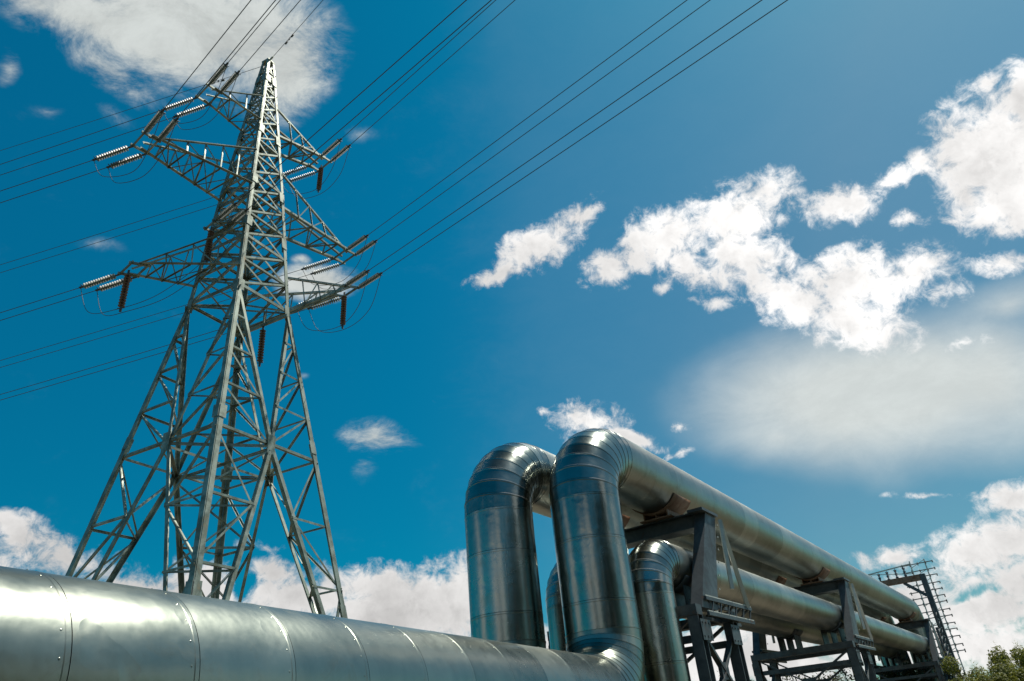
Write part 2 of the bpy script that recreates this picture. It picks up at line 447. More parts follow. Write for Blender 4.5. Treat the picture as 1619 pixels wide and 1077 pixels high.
# unseen dirt road under the pipe bridge, added for brown reflections in the pipes
mt, nt, b = mat_base('dry_dirt')
nt.links.new(ramp(nt, tex_noise(nt, 0.8, 8, 0.65, dist=0.4), [(0.3, (0.105, 0.085, 0.058)), (0.5, (0.16, 0.13, 0.092)), (0.7, (0.23, 0.19, 0.135))]), b.inputs['Base Color'])
b.inputs['Roughness'].default_value = 0.95
bump(nt, b, tex_noise(nt, 5, 6), 0.6, 0.06)
rd = MB(); rr_ = random.Random(2)
dd_ = az(32.6); nn_ = Vector((dd_.y, -dd_.x, 0))
for k in range(31):
    t_ = -110 + k * 7.2
    for s_ in (15.8, 25.0, 39.5): rd.v.append(dd_ * (s_ + rr_.uniform(-0.35, 0.35)) + nn_ * t_ + Vector((0, 0, 0.012)))
for k in range(30):
    for j in range(2): rd.face((k * 3 + j, k * 3 + j + 1, k * 3 + j + 4, k * 3 + j + 3))
ro = rd.build('reflected_dirt_road', mt); ro['kind'] = 'structure'

# ------------------------------------------------------------------ pipelines
D_AZ = 32.6                         # the pipe bridge
F_AZ = 25.3                         # the foreground run
D = az(D_AZ); NRM = Vector((D.y, -D.x, 0))       # NRM points to the viewer's side
DF = az(F_AZ)
def PB(a, perp, z=0.0): return D * a + NRM * perp + UP * z

def ring(c, u, w, r, n): return [c + (u * math.cos(2 * PI * j / n) + w * math.sin(2 * PI * j / n)) * r for j in range(n)]
def loft(mb, r0, r1, mi, val):
    n = len(r0); b0 = len(mb.v)
    mb.v.extend(r0); mb.v.extend(r1)
    for j in range(n):
        k = (j + 1) % n
        mb.face((b0 + j, b0 + k, b0 + n + k, b0 + n + j), mi, True, val)

def straight(mb, p0, p1, r, pitch, rng, first=None, n=72, lip=0.0025, gap=0.007, rivets=True):
    """sheet-metal cladding: one band per sheet, each lapped over the next with a shadow gap"""
    p0, p1 = Vector(p0), Vector(p1)
    d = (p1 - p0).normalized(); Ltot = (p1 - p0).length
    u = d.orthogonal().normalized(); w = d.cross(u)
    if abs(d.z) < 0.5: u = Vector((d.y, -d.x, 0)).normalized(); w = d.cross(u)
    cuts = [0.0]
    s = pitch if first is None else first
    while s < Ltot - 0.15:
        if s > 0.1: cuts.append(s)
        s += pitch * rng.uniform(0.997, 1.003)
    cuts.append(Ltot)
    for a, b2 in zip(cuts[:-1], cuts[1:]):
        val = rng.random()
        ra = r + lip * 0.2; rb = r + lip
        A, B = p0 + d * (a + (gap if a > 0 else 0)), p0 + d * b2
        loft(mb, ring(A, u, w, ra, n), ring(B - d * 0.035, u, w, r + lip * 0.3, n), 0, val)
        loft(mb, ring(B - d * 0.035, u, w, r + lip * 0.3, n), ring(B - d * 0.028, u, w, rb, n), 0, val)
        loft(mb, ring(B - d * 0.028, u, w, rb, n), ring(B, u, w, rb, n), 0, val)
        if b2 < Ltot:
            loft(mb, ring(B, u, w, rb, n), ring(B, u, w, r - 0.012, n), 1, 0)
            loft(mb, ring(B, u, w, r - 0.012, n), ring(B + d * gap, u, w, r - 0.012, n), 1, 0)
            loft(mb, ring(B + d * gap, u, w, r - 0.012, n), ring(B + d * gap, u, w, ra, n), 1, 0)
        # a row of blind rivets next to each joint
        if rivets:
            nr = 26
            for j in range(nr):
                an = 2 * PI * (j + 0.5) / nr
                e_ = u * math.cos(an) + w * math.sin(an); t_ = -u * math.sin(an) + w * math.cos(an)
                c_ = B - d * 0.055 + e_ * (r + 0.001)
                i_ = len(mb.v)
                mb.v += [c_ + d * 0.008, c_ + t_ * 0.008, c_ - d * 0.008, c_ - t_ * 0.008, c_ + e_ * 0.005]
                for q_ in range(4): mb.face((i_ + q_, i_ + (q_ + 1) % 4, i_ + 4), 0, True, val)
        # the lengthwise lap of the sheet, alternating round the underside
        ang = rng.choice((-2.2, -2.5, -1.9))
        e = u * math.cos(ang) + w * math.sin(ang); t = -u * math.sin(ang) + w * math.cos(ang)
        mb.obox((A + B) / 2 + e * (r + 0.004), d * ((B - A).length / 2 - 0.03), t * 0.012, e * 0.004)

def elbow(mb, corner, din, dout, r, bend, gores, rng, n=72):
    """mitred segment bend; returns the points where it starts and ends"""
    din, dout = Vector(din).normalized(), Vector(dout).normalized()
    ang = din.angle(dout)
    tl = bend * math.tan(ang / 2)
    s, e = Vector(corner) - din * tl, Vector(corner) + dout * tl
    axis = din.cross(dout).normalized()
    cen = s + (dout - din * din.dot(dout)).normalized() * bend
    for k in range(gores):
        a0, a1 = ang * k / gores, ang * (k + 1) / gores
        g_ = 0.0035 / bend
        val = rng.random()
        rings = []
        for aa, rr in ((a0 + g_, r + 0.001), (a1 - g_ - 0.022 / bend, r + 0.002), (a1 - g_ - 0.016 / bend, r + 0.008), (a1 - g_, r + 0.008)):
            rot_ = Matrix.Rotation(aa, 3, axis)
            c = cen + rot_ @ (s - cen)
            t = rot_ @ din
            u = axis; w = t.cross(u)
            rings.append(ring(c, u, w, rr, n))
        for p_, q_ in zip(rings[:-1], rings[1:]):
            loft(mb, p_, q_, 0, val)
        if k < gores - 1:
            rot_ = Matrix.Rotation(a1 + g_, 3, axis)
            c = cen + rot_ @ (s - cen); t = rot_ @ din
            nxt = ring(c, axis, t.cross(axis), r + 0.001, n)
            loft(mb, rings[-1], nxt, 1, 0)
    return s, e

P2 = Vector((0.97, 12.27, 0)); ZU, ZF = 6.19, 2.122
P1 = PB(10.30, -7.236)
END_A = 44.9
CD = [M['clad_dull'], M['joint']]; CL = [M['clad'], M['joint']]; CB = [M['clad_bright'], M['joint']]
def pipeline(name, label, base, r, zl, zu, din, lower_len, end_a, perp, bend, gores, rng, pitch, first_low=None, low_pitch=None):
    t = thing(name, label, 'pipeline', (base.x, base.y, 0), 'pipes of the insulated pipe bridge')
    mb = MB(); s, e = elbow(mb, base + UP * zl, din, UP, r, bend, gores, rng)
    part('lower_elbow', mb, CL, t, 'sheet')
    mb = MB(); straight(mb, s - din * lower_len, s, r, low_pitch or pitch, rng, first_low)
    part('lower_pipe_run', mb, CL, t, 'sheet')
    mb = MB(); s2, e2 = elbow(mb, base + UP * zu, UP, D, r, bend, gores, rng)
    part('upper_elbow', mb, CB, t, 'sheet')
    mb = MB(); straight(mb, e, s2, r, 0.98, rng, 0.42)
    part('riser', mb, CB, t, 'sheet')
    endp = PB(end_a, perp, zu)
    mb = MB(); s3, e3 = elbow(mb, endp, D, -UP, r, bend, gores, rng)
    part('end_elbow', mb, CD, t, 'sheet')
    mb = MB(); straight(mb, e2, s3, r, pitch, rng)
    part('bridge_pipe_run', mb, CD, t, 'sheet')
    mb = MB(); s4, e4 = elbow(mb, endp - UP * (zu - zl), -UP, D, r, bend, gores, rng)
    part('far_elbow', mb, CL, t, 'sheet')
    mb = MB(); straight(mb, e3, s4, r, 1.0, rng)
    part('far_riser', mb, CL, t, 'sheet')
    mb = MB(); straight(mb, e4, e4 + D * 45, r, 2.0, rng, n=32, rivets=False)
    part('far_pipe_run', mb, CL, t, 'sheet')
    for k in range(1, 5):
        if zl - r < 0.3: break
        mb = MB()
        q = s - din * (k * 4.2 - 1.0)
        if (q - s).length > lower_len: break
        side = Vector((din.y, -din.x, 0))
        mb.obox((q.x, q.y, (zl - r - 0.12) / 2), side * 0.45, din * 0.2, UP * ((zl - r - 0.12) / 2))
        mb.obox((q.x, q.y, zl - r - 0.05), side * 0.30, din * 0.24, UP * 0.068)
        part('pipe_plinth', mb, M['concrete'], t)
    return t
rg = random.Random(3)
pipeline('insulated_pipe', 'silver pipe crossing the foreground and rising in the nearest, tallest bend',
         P2, 0.6, ZF, ZU, DF, 19.0, END_A, -5.794, 0.98, 9, rg, 1.02, first_low=0.51, low_pitch=0.80)
pipeline('insulated_pipe', 'silver pipe whose broad riser stands leftmost, behind the foreground pipe',
         P1, 0.6, ZF, ZU, D, 19.0, END_A, -7.236, 0.98, 9, rg, 1.02)
LZ, LR = 4.37, 0.43
P3, P4 = PB(12.2, -5.50), PB(11.75, -6.85)
pipeline('insulated_pipe', 'slimmer silver pipe with low rounded elbow just right of the tallest riser',
         P3, LR, 0.62, LZ, D, 16.0, END_A - 0.4, -5.50, 0.62, 8, rg, 1.02)
pipeline('insulated_pipe', 'slimmer shadowed pipe glimpsed between the two big risers',
         P4, LR, 0.62, LZ, D, 16.0, END_A - 0.4, -6.85, 0.62, 8, rg, 1.02)

# ------------------------------------------------------------------ trestles
def xface(mb, a, b, c, d_, w):       # X brace with a gusset in the middle
    mb.bar(a, d_, w, w * 0.4); mb.bar(Vector(b) + (Vector(a) - Vector(b)).normalized() * 0.001, c, w, w * 0.55)
    m_ = (Vector(a) + Vector(b) + Vector(c) + Vector(d_)) / 4
    h = (Vector(b) - Vector(a)).normalized(); v = (Vector(c) - Vector(a)).normalized()
    mb.obox(m_, h * 0.17, v * 0.14, h.cross(v).normalized() * (w * 0.33))
NEAR, FAR = -4.93, -7.78
def trestle(shift, label, first=None, extra_bay=0.0):
    a0 = 12.65 + shift; a1 = 14.35 + shift + extra_bay
    t = thing('pipe_trestle', label, 'trestle', tuple(PB((a0 + a1) / 2, (NEAR + FAR) / 2)), 'steel trestles under the pipe bridge')
    for pp in (NEAR, FAR):
        for a in (a0, a1):
            mb = MB()
            q0, q1 = PB(a, pp, 0), PB(a, pp, 3.36)
            mb.obox((q0 + q1) / 2 + D * 0.105, D * 0.012, NRM * 0.10, UP * 1.68)
            mb.obox((q0 + q1) / 2 - D * 0.105, D * 0.012, NRM * 0.10, UP * 1.68)
            mb.obox((q0 + q1) / 2, D * 0.092, NRM * 0.012, UP * 1.68)
            mb.obox(q0 + UP * 0.03, D * 0.25, NRM * 0.25, UP * 0.03)
            lg = part('leg', mb, M['steel'], t)
        # X bracing of the long face
        mb = MB()
        for z0, z1 in ((0.2, 1.7), (1.8, 3.2)):
            xface(mb, PB(a0, pp, z0), PB(a1, pp, z0), PB(a0, pp, z1), PB(a1, pp, z1), 0.10)
        part('cross_brace', mb, M['steel'], t)
        for a in (a0, a1):
            for z_ in (1.75, 3.12):
                mb = MB()
                sg_ = 1 if pp == NEAR else -1
                mb.obox(PB(a + (0.12 if a == a0 else -0.12), pp + sg_ * 0.118, z_), D * 0.22, NRM * 0.006, UP * 0.17)
                for bx in (-0.15, 0.0, 0.15):
                    for bz in (-0.11, 0.11):
                        mb.obox(PB(a + (0.12 if a == a0 else -0.12) + bx, pp + sg_ * 0.130, z_ + bz), D * 0.016, NRM * 0.007, UP * 0.016)
                part('gusset_plate', mb, M['steel'], t)
        # column: wider at the foot, with a flange proud of each edge
        mb = MB()
        bl, br, tl, tr = (12.80, 3.50), (13.56, 3.50), (14.02, 5.40), (14.55, 5.40)
        sg = 1 if pp == NEAR else 1
        pts = [(bl[0] + shift, bl[1]), (br[0] + shift, br[1]), (tr[0] + shift, tr[1]), (tl[0] + shift, tl[1])]
        i0 = len(mb.v)
        for off in (-0.11, 0.11):
            for (a_, z_) in pts: mb.v.append(PB(a_, pp + off, z_))
        mb.face((i0, i0 + 1, i0 + 2, i0 + 3)); mb.face((i0 + 7, i0 + 6, i0 + 5, i0 + 4))
        for k in range(4): mb.face((i0 + k, i0 + 4 + k, i0 + 4 + (k + 1) % 4, i0 + (k + 1) % 4))
        mb.obox(PB(14.17 + shift, pp, 5.43), D * 0.42, NRM * 0.16, UP * 0.028)
        part('column', mb, M['steel'], t)
        mb = MB()
        mb.bar(PB(13.60 + shift, pp + 0.0, 3.5), PB(14.585 + shift, pp, 5.36), 0.26, 0.07, side=NRM)
        for k in range(7): mb.obox(PB(13.60 + 0.985 * (k + 0.5) / 7 + shift, pp + 0.132, 3.5 + 1.86 * (k + 0.5) / 7), D * 0.016, NRM * 0.008, UP * 0.016)
        part('flange', mb, M['steel_light'], t)
        # thin A-frame rods from the column head to the walkway
        mb = MB()
        for (aa, zz, w) in ((15.12, 3.68, 0.075), (14.42, 3.95, 0.07)):
            mb.bar(PB(14.62 + shift, pp + 0.17, 5.34), PB(aa + shift, pp + 0.17, zz), w, w)
        part('stay_rod', mb, M['steel_light'], t)
        # walkway bracket: two rails and rungs
        mb = MB()
        for z_ in (3.40, 3.66):
            for dn in (-0.14, 0.14):
                mb.bar(PB(12.95 + shift, pp + dn, z_), PB(15.35 + shift, pp + dn, z_), 0.045, 0.06)
        for k in range(6):
            a_ = 13.15 + k * 0.40 + shift
            mb.bar(PB(a_, pp - 0.13, 3.43), PB(a_, pp + 0.13, 3.63), 0.035, 0.035)
            mb.bar(PB(a_, pp + 0.141, 3.42), PB(a_ + 0.14, pp + 0.141, 3.64), 0.03, 0.02)
        part('walkway_bracket', mb, M['steel'], t)
        mb = MB()
        for z_ in (3.445, 3.705):
            mb.bar(PB(12.95 + shift, pp + 0.14, z_), PB(15.35 + shift, pp + 0.14, z_), 0.03, 0.018)
            part('rail', mb, M['steel_light'], t); mb = MB()
    # cross beams (H section) over the pipes' supports
    mb = MB()
    for (a_, z_, h_) in ((14.17 + shift, 5.30, 0.13),):
        c = PB(a_, (NEAR + FAR) / 2, z_)
        L2 = abs(FAR - NEAR) / 2 - 0.12
        mb.obox(c, D * 0.04, NRM * L2, UP * h_)
        mb.obox(c + UP * (h_ + 0.012), D * 0.22, NRM * L2, UP * 0.012)
        mb.obox(c - UP * (h_ + 0.012), D * 0.22, NRM * L2, UP * 0.012)
    part('top_beam', mb, M['steel'], t)
    mb = MB()
    for a_ in (a0, a1):
        c = PB(a_, (NEAR + FAR) / 2, 3.55)
        L2 = abs(FAR - NEAR) / 2 + 0.1
        mb.obox(c - UP * 0.10, D * 0.13, NRM * L2, UP * 0.085)
        part('lower_beam', mb, M['steel'], t)
        for z_ in (3.0, 1.75):
            mb = MB()
            mb.bar(PB(a_, NEAR - 0.14, z_), PB(a_, FAR + 0.14, z_), 0.09, 0.12)
            part('cross_tie', mb, M['steel'], t)
        mb = MB()
    mb = MB()
    for a_ in (a0, a1):
        for z0, z1 in ((0.2, 1.68), (1.86, 3.3)):
            xface(mb, PB(a_ + 0.02, NEAR - 0.15, z0), PB(a_ + 0.02, FAR + 0.15, z0), PB(a_ + 0.02, NEAR - 0.15, z1), PB(a_ + 0.02, FAR + 0.15, z1), 0.09)
    part('side_brace', mb, M['steel'], t)
    # cradles that hold the four pipes
    for (pp, zc, r_, zb) in ((-5.794, ZU, 0.6, 5.455), (-7.236, ZU, 0.6, 5.455), (-5.50, LZ, LR, 3.56), (-6.85, LZ, LR, 3.56)):
        mb = MB()
        ac = (14.17 if zc == ZU else 13.5) + shift
        half = 0.42
        n_ = 22; a_s, a_e = R(-90 - 58), R(-90 + 58)
        b0 = len(mb.v)
        for ri in (r_ + 0.011, r_ + 0.030):
            for da in (-half, half):
                for k in range(n_ + 1):
                    th = a_s + (a_e - a_s) * k / n_
                    mb.v.append(PB(ac + da, pp + ri * math.cos(th), zc + ri * math.sin(th)))
        q = n_ + 1
        for k in range(n_):
            mb.face((b0 + k, b0 + k + 1, b0 + q + k + 1, b0 + q + k), 0, True)
            mb.face((b0 + 2 * q + k + 1, b0 + 2 * q + k, b0 + 3 * q + k, b0 + 3 * q + k + 1), 0, True)
            mb.face((b0 + k, b0 + 2 * q + k, b0 + 2 * q + k + 1, b0 + k + 1))
            mb.face((b0 + q + k + 1, b0 + 3 * q + k + 1, b0 + 3 * q + k, b0 + q + k))
        mb.face((b0, b0 + q, b0 + 3 * q, b0 + 2 * q)); mb.face((b0 + n_, b0 + 2 * q + n_, b0 + 3 * q + n_, b0 + q + n_))
        for dp in (-0.26, 0.0, 0.26):
            zt = zc - math.sqrt((r_ + 0.035) ** 2 - dp * dp)
            mb.obox(PB(ac, pp + dp, (zb + zt) / 2), D * 0.34, NRM * 0.012, UP * max(0.01, (zt - zb) / 2))
        mb.obox(PB(ac, pp, zb + 0.014), D * 0.36, NRM * 0.36, UP * 0.012)
        part('pipe_cradle', mb, M['rusty'] if zc == ZU else M['steel'], t)
    return t
trestle(0.0, 'nearest steel trestle with tapered grey column and thin stay rods beside the low rounded elbow')
trestle(11.6, 'middle trestle halfway along the pipe bridge, smaller than the first')
trestle(28.6, 'farthest trestle at the bridge end, under the tall rusty portal', extra_bay=0.9)

# portal over the far end
t = thing('pipe_portal', 'tall dark portal frame with knee brace standing over the far end of the pipes', 'portal', tuple(PB(44.3, -6.7)))
mb = MB()
for pp in (-4.55, -9.2):
    mb.obox(PB(44.6, pp, 3.9), D * 0.15, NRM * 0.13, UP * 3.9)
    o = part('post', mb, M['steel'], t); mb = MB()
mb.obox(PB(44.6, -6.875, 7.66), D * 0.16, NRM * 2.19, UP * 0.14)
part('top_beam', mb, M['rusty'], t)
for s_, pp in ((-1, -4.68), (1, -9.07)):
    mb = MB(); mb.bar(PB(44.6, pp, 6.75), PB(44.6, pp + s_ * 0.85, 7.52), 0.16, 0.16)
    part('knee_brace', mb, M['steel'], t)
mb = MB()
for z_ in [0.4 * k + 0.3 for k in range(14)]:
    mb.bar(PB(43.4, -4.5, z_), PB(44.45, -4.5, z_), 0.05, 0.05)
    mb.bar(PB(43.4, -4.5, z_), PB(44.45, -4.5, z_ + 0.4), 0.04, 0.04)
    mb.bar(PB(42.2, -4.5, z_ * 0.86), PB(43.4, -4.5, z_ * 0.86 + 0.3), 0.06, 0.04)
mb.bar(PB(43.4, -4.5, 0), PB(43.4, -4.5, 6.0), 0.09, 0.09)
mb.bar(PB(42.15, -4.5, 0), PB(42.15, -4.5, 5.0), 0.09, 0.09)
part('lattice_panel', mb, M['steel'], t)

# ------------------------------------------------------------------ the pylon
TC = Vector((-12.76, 28.49, 0)); TTH = 70.42
ZW, ZT = 20.97, 38.3
HD = [(0, 6.86), (ZW, 2.27), (28.0, 1.55), (36.6, 0.55), (ZT, 0.34)]
def hd(z):
    for (z0, w0), (z1, w1) in zip(HD[:-1], HD[1:]):
        if z <= z1: return w0 + (w1 - w0) * (z - z0) / (z1 - z0)
    return HD[-1][1]
LEG = {'L': TTH + 180, 'R': TTH, 'F': TTH + 90, 'K': TTH + 270}
def corner(k, z): return TC + az(LEG[k], hd(z)) + UP * z
FACES = [('L', 'F'), ('F', 'R'), ('R', 'K'), ('K', 'L')]
pyl = thing('transmission_pylon', 'tall grey steel lattice pylon on four splayed legs, carrying twin wires on both sides', 'pylon', tuple(TC))
tw = M['tower']
def neighbours(k):
    return [b if a == k else a for a, b in FACES if k in (a, b)]
for k in 'LRFK':
    mb = MB()
    n1_, n2_ = neighbours(k)
    zs = [0, 7, 14, ZW, 25, 28, 32, 36.6, ZT]
    for z0, z1 in zip(zs[:-1], zs[1:]):
        w = 0.27 - 0.14 * (z0 / ZT)
        mb.angle(corner(k, z0), corner(k, z1), w, corner(n1_, z0) - corner(k, z0), corner(n2_, z0) - corner(k, z0), 0.03)
        if z0 > 0:
            q = corner(k, z0)
            for nb in (n1_, n2_):
                a_ = (corner(nb, z0) - q).normalized(); up_ = (corner(k, z1) - q).normalized()
                nrm = a_.cross(up_).normalized()
                out_ = nrm if nrm.dot(q - TC - UP * z0) > 0 else -nrm
                mb.obox(q + a_ * 0.16 + out_ * 0.03, a_ * 0.16, up_ * 0.30, nrm * 0.008)
    lg = part('leg', mb, tw, pyl)
    mb = MB(); mb.tube([corner(k, -0.2), corner(k, 0.35)], [0.55, 0.42], 20)
    part('footing', mb, M['concrete'], lg)

def lace(mb, p0, p1, w, inward, t=0.016):
    d = (Vector(p1) - Vector(p0)).normalized()
    side = d.cross(Vector(inward))
    if side.length < 1e-4: side = d.orthogonal()
    mb.angle(p0, p1, w, side, inward, t)
# lower section: on each face two braces cross at a node K, splayed wider below it
ZK = 13.35
knode = {}
for a, b2 in FACES:
    knode[(a, b2)] = (corner(a, ZK) + corner(b2, ZK)) / 2
def lerp(p, q, t_): return Vector(p) + (Vector(q) - Vector(p)) * t_
for a, b2 in FACES:
    mb = MB()
    K = knode[(a, b2)]
    inward = (TC + UP * ZK - K).normalized()
    for k in (a, b2):
        off = inward * (0.03 if k == a else 0.055)
        lace(mb, corner(k, ZW - 0.1) + off, K + off, 0.15, inward)
        lace(mb, K + off, corner(k, 0.3) + off, 0.17, inward)
    lace(mb, corner(a, ZK) + inward * 0.04, corner(b2, ZK) + inward * 0.04, 0.11, inward)
    hdir = (corner(b2, ZK) - corner(a, ZK)).normalized()
    vdir = hdir.cross(inward).normalized()
    mb.obox(K - inward * 0.01, hdir * 0.20, vdir * 0.40, inward * 0.012)
    # secondary bracing between the leg and the inner chords
    for k in (a, b2):
        lv = [0.3, 2.9, 5.4, 7.9, 10.5, ZK]
        for i, (z0, z1) in enumerate(zip(lv[:-1], lv[1:])):
            f0, f1 = (z0 - 0.3) / (ZK - 0.3), (z1 - 0.3) / (ZK - 0.3)
            i0_, i1_ = lerp(corner(k, 0.3), K, f0), lerp(corner(k, 0.3), K, f1)
            l0_, l1_ = corner(k, z0), corner(k, z1)
            if i > 0: lace(mb, l0_ + inward * 0.02, i0_ + inward * 0.02, 0.085, inward, 0.012)
            if i % 2: lace(mb, l0_ + inward * 0.04, i1_ + inward * 0.04, 0.08, inward, 0.012)
            else: lace(mb, i0_ + inward * 0.04, l1_ + inward * 0.04, 0.08, inward, 0.012)
        lv = [ZK, 15.4, 17.3, 19.1, ZW - 0.1]
        for i, (z0, z1) in enumerate(zip(lv[:-1], lv[1:])):
            f0, f1 = (z0 - ZK) / (ZW - 0.1 - ZK), (z1 - ZK) / (ZW - 0.1 - ZK)
            i0_, i1_ = lerp(K, corner(k, ZW - 0.1), f0), lerp(K, corner(k, ZW - 0.1), f1)
            l0_, l1_ = corner(k, z0), corner(k, z1)
            if i > 0: lace(mb, l0_ + inward * 0.02, i0_ + inward * 0.02, 0.085, inward, 0.012)
            if i < 3: lace(mb, i0_ + inward * 0.04, l1_ + inward * 0.04, 0.08, inward, 0.012)
    part('face_bracing', mb, tw, pyl)
mb = MB()                              # horizontal diaphragms and the ties between the inner chords of one leg
ks = [knode[f] for f in FACES]
def flush():
    global mb
    part('diaphragm', mb, tw, pyl); mb = MB()
for i in range(4):
    lace(mb, ks[i], ks[(i + 1) % 4], 0.13, -UP)
    q = 12.0
lace(mb, ks[0] - UP * 0.1, ks[2] - UP * 0.1, 0.10, -UP); lace(mb, ks[1] - UP * 0.16, ks[3] - UP * 0.16, 0.10, -UP)
flush()
for k in 'LRFK':
    fs = [f for f in FACES if k in f]
    for z0 in (2.9, 5.4, 7.9, 10.5):
        f0 = (z0 - 0.3) / (ZK - 0.3)
        pa, pb = lerp(corner(k, 0.3), knode[fs[0]], f0), lerp(corner(k, 0.3), knode[fs[1]], f0)
        lace(mb, pa, pb, 0.08, -UP, 0.012)
        f1 = min(1, f0 + 0.2)
        lace(mb, pa - UP * 0.05, lerp(corner(k, 0.3), knode[fs[1]], f1), 0.07, -UP, 0.012)
    part('leg_tie', mb, tw, pyl); mb = MB()
    for z0 in (15.4, 17.3, 19.1):
        f0 = (z0 - ZK) / (ZW - 0.1 - ZK)
        lace(mb, lerp(knode[fs[0]], corner(k, ZW - 0.1), f0), lerp(knode[fs[1]], corner(k, ZW - 0.1), f0), 0.07, -UP, 0.012)
        part('leg_tie', mb, tw, pyl); mb = MB()
for z_ in (ZW, 24.0, 28.3, 33.4):
    cs = [corner(k, z_) for k in 'LFRK']
    for i in range(4): lace(mb, cs[i] + UP * 0.05, cs[(i + 1) % 4] + UP * 0.05, 0.11, -UP)
    lace(mb, cs[0], cs[2], 0.09, -UP); lace(mb, cs[1] + UP * 0.02, cs[3] + UP * 0.02, 0.09, -UP)
    flush()
zb = [ZW, 22.5, 24.0, 25.5, 26.9, 28.3, 29.7, 31.0, 32.2, 33.4, 34.5, 35.5, 36.4, 37.2, 37.9]
for a, b2 in FACES:
    mb = MB()
    for i, (z0, z1) in enumerate(zip(zb[:-1], zb[1:])):
        A0, B0, A1, B1 = corner(a, z0), corner(b2, z0), corner(a, z1), corner(b2, z1)
        inward = (TC + UP * z0 - (A0 + B0) / 2).normalized()
        w = 0.10 if z0 < 30 else 0.075
        lace(mb, A0 + inward * 0.025, B1 + inward * 0.025, w, inward, 0.012)
        lace(mb, B0 + inward * 0.05, A1 + inward * 0.05, w, inward, 0.012)
        lace(mb, A0 + inward * 0.015, B0 + inward * 0.015, w, inward, 0.012)
    part('body_bracing', mb, tw, pyl)
mb = MB()
top = TC + UP * ZT
mb.obox(top + UP * 0.02, az(25, 0.27), az(115, 0.27), UP * 0.05)
mb.bar(top, top + UP * 0.35, 0.12)
mb.bar(top + UP * 0.2 + az(128, -0.45), top + UP * 0.2 + az(128, 0.45), 0.08)
part('peak_plate', mb, tw, pyl)

LINE = 25.5 + 100                      # the wires' mean bearing at the pylon
LW = az(128.0)
def crossarm(tip, u, corners, zb_, zt_, label, bl=0.33, bw=0.55, mid=True, nlace=4, cw=0.13):
    """bottom chords to two legs, top chords above them, laced; a box of four short bars at the tip"""
    mb = MB()
    tip = Vector(tip)
    T1, T2 = tip + LW * bw, tip - LW * bw
    c1, c2 = corners
    cc = [corner(c1, zb_), corner(c2, zb_)]
    if (cc[0] - T1).length + (cc[1] - T2).length > (cc[1] - T1).length + (cc[0] - T2).length:
        cc = cc[::-1]; c1, c2 = c2, c1
    ct = [corner(c1, zt_), corner(c2, zt_)]
    body = TC + UP * tip.z
    inn = (cc[0] + cc[1]) / 2 - tip; inn.normalize()
    for T_, cb, tp in ((T1, cc[0], ct[0]), (T2, cc[1], ct[1])):
        lace(mb, T_, cb, cw, UP, 0.018)
        s_ = tip + UP * 0.12 + (T_ - tip) * 0.45
        lace(mb, s_, tp, cw * 0.75, UP, 0.014)
        for i in range(1, nlace + 1):
            f = i / (nlace + 1); f2 = (i + 0.75) / (nlace + 1)
            lace(mb, lerp(T_, cb, f), lerp(s_, tp, f), 0.06, inn, 0.010)
            if i < nlace: lace(mb, lerp(s_, tp, f), lerp(T_, cb, min(1, (i + 1) / (nlace + 1))), 0.055, UP, 0.010)
    for i in range(1, nlace + 1):
        f = i / (nlace + 1); f2 = min(1, (i + 1) / (nlace + 1))
        lace(mb, lerp(T1, cc[0], f), lerp(T2, cc[1], f), 0.06, -UP, 0.010)
        if i % 2: lace(mb, lerp(T1, cc[0], f) - UP * 0.02, lerp(T2, cc[1], f2) - UP * 0.02, 0.055, -UP, 0.010)
        else: lace(mb, lerp(T2, cc[1], f) - UP * 0.02, lerp(T1, cc[0], f2) - UP * 0.02, 0.055, -UP, 0.010)
    # tip box
    for s1 in (-1, 1):
        mb.bar(tip + u * bl * s1 - LW * (bw + 0.12), tip + u * bl * s1 + LW * (bw + 0.12), 0.07, 0.10)
        mb.bar(tip - u * (bl + 0.12) + LW * bw * s1 - UP * 0.012, tip + u * (bl + 0.12) + LW * bw * s1 - UP * 0.012, 0.08, 0.11)
    part('crossarm', mb, tw, pyl, label=label)

U35, U60 = az(35), az(60)
TIP = {'A': TC + U35 * -3.19 + UP * 32.95, 'D': TC + U35 * 4.12 + UP * 33.2,
       'B': TC + U35 * -5.71 + UP * 27.6, 'E': TC + U35 * 6.23 + UP * 27.4,
       'F': TC + U60 * 5.0 + UP * 23.16, 'C': TC + U60 * -4.68 + UP * 22.14,
       'G': TC + U35 * -1.75 + UP * 24.9}
crossarm(TIP['A'], U35, ('L', 'F'), 32.5, 34.6, 'upper left crossarm', nlace=2)
crossarm(TIP['D'], U35, ('K', 'R'), 32.5, 34.6, 'upper right crossarm', nlace=3)
crossarm(TIP['B'], U35, ('L', 'F'), 27.4, 30.0, 'long middle left crossarm', nlace=5, cw=0.17)
crossarm(TIP['E'], U35, ('K', 'R'), 27.4, 29.8, 'long middle right crossarm', nlace=4)
crossarm(TIP['F'], U60, ('K', 'R'), 21.1, 23.0, 'lower right crossarm', nlace=3)
crossarm(TIP['C'], U60, ('L', 'F'), 22.0, 24.5, 'lower left crossarm', nlace=3)
crossarm(TIP['G'], U35, ('L', 'F'), 24.6, 25.6, 'short bracket on the left face', nlace=1, bl=0.30, bw=0.4)

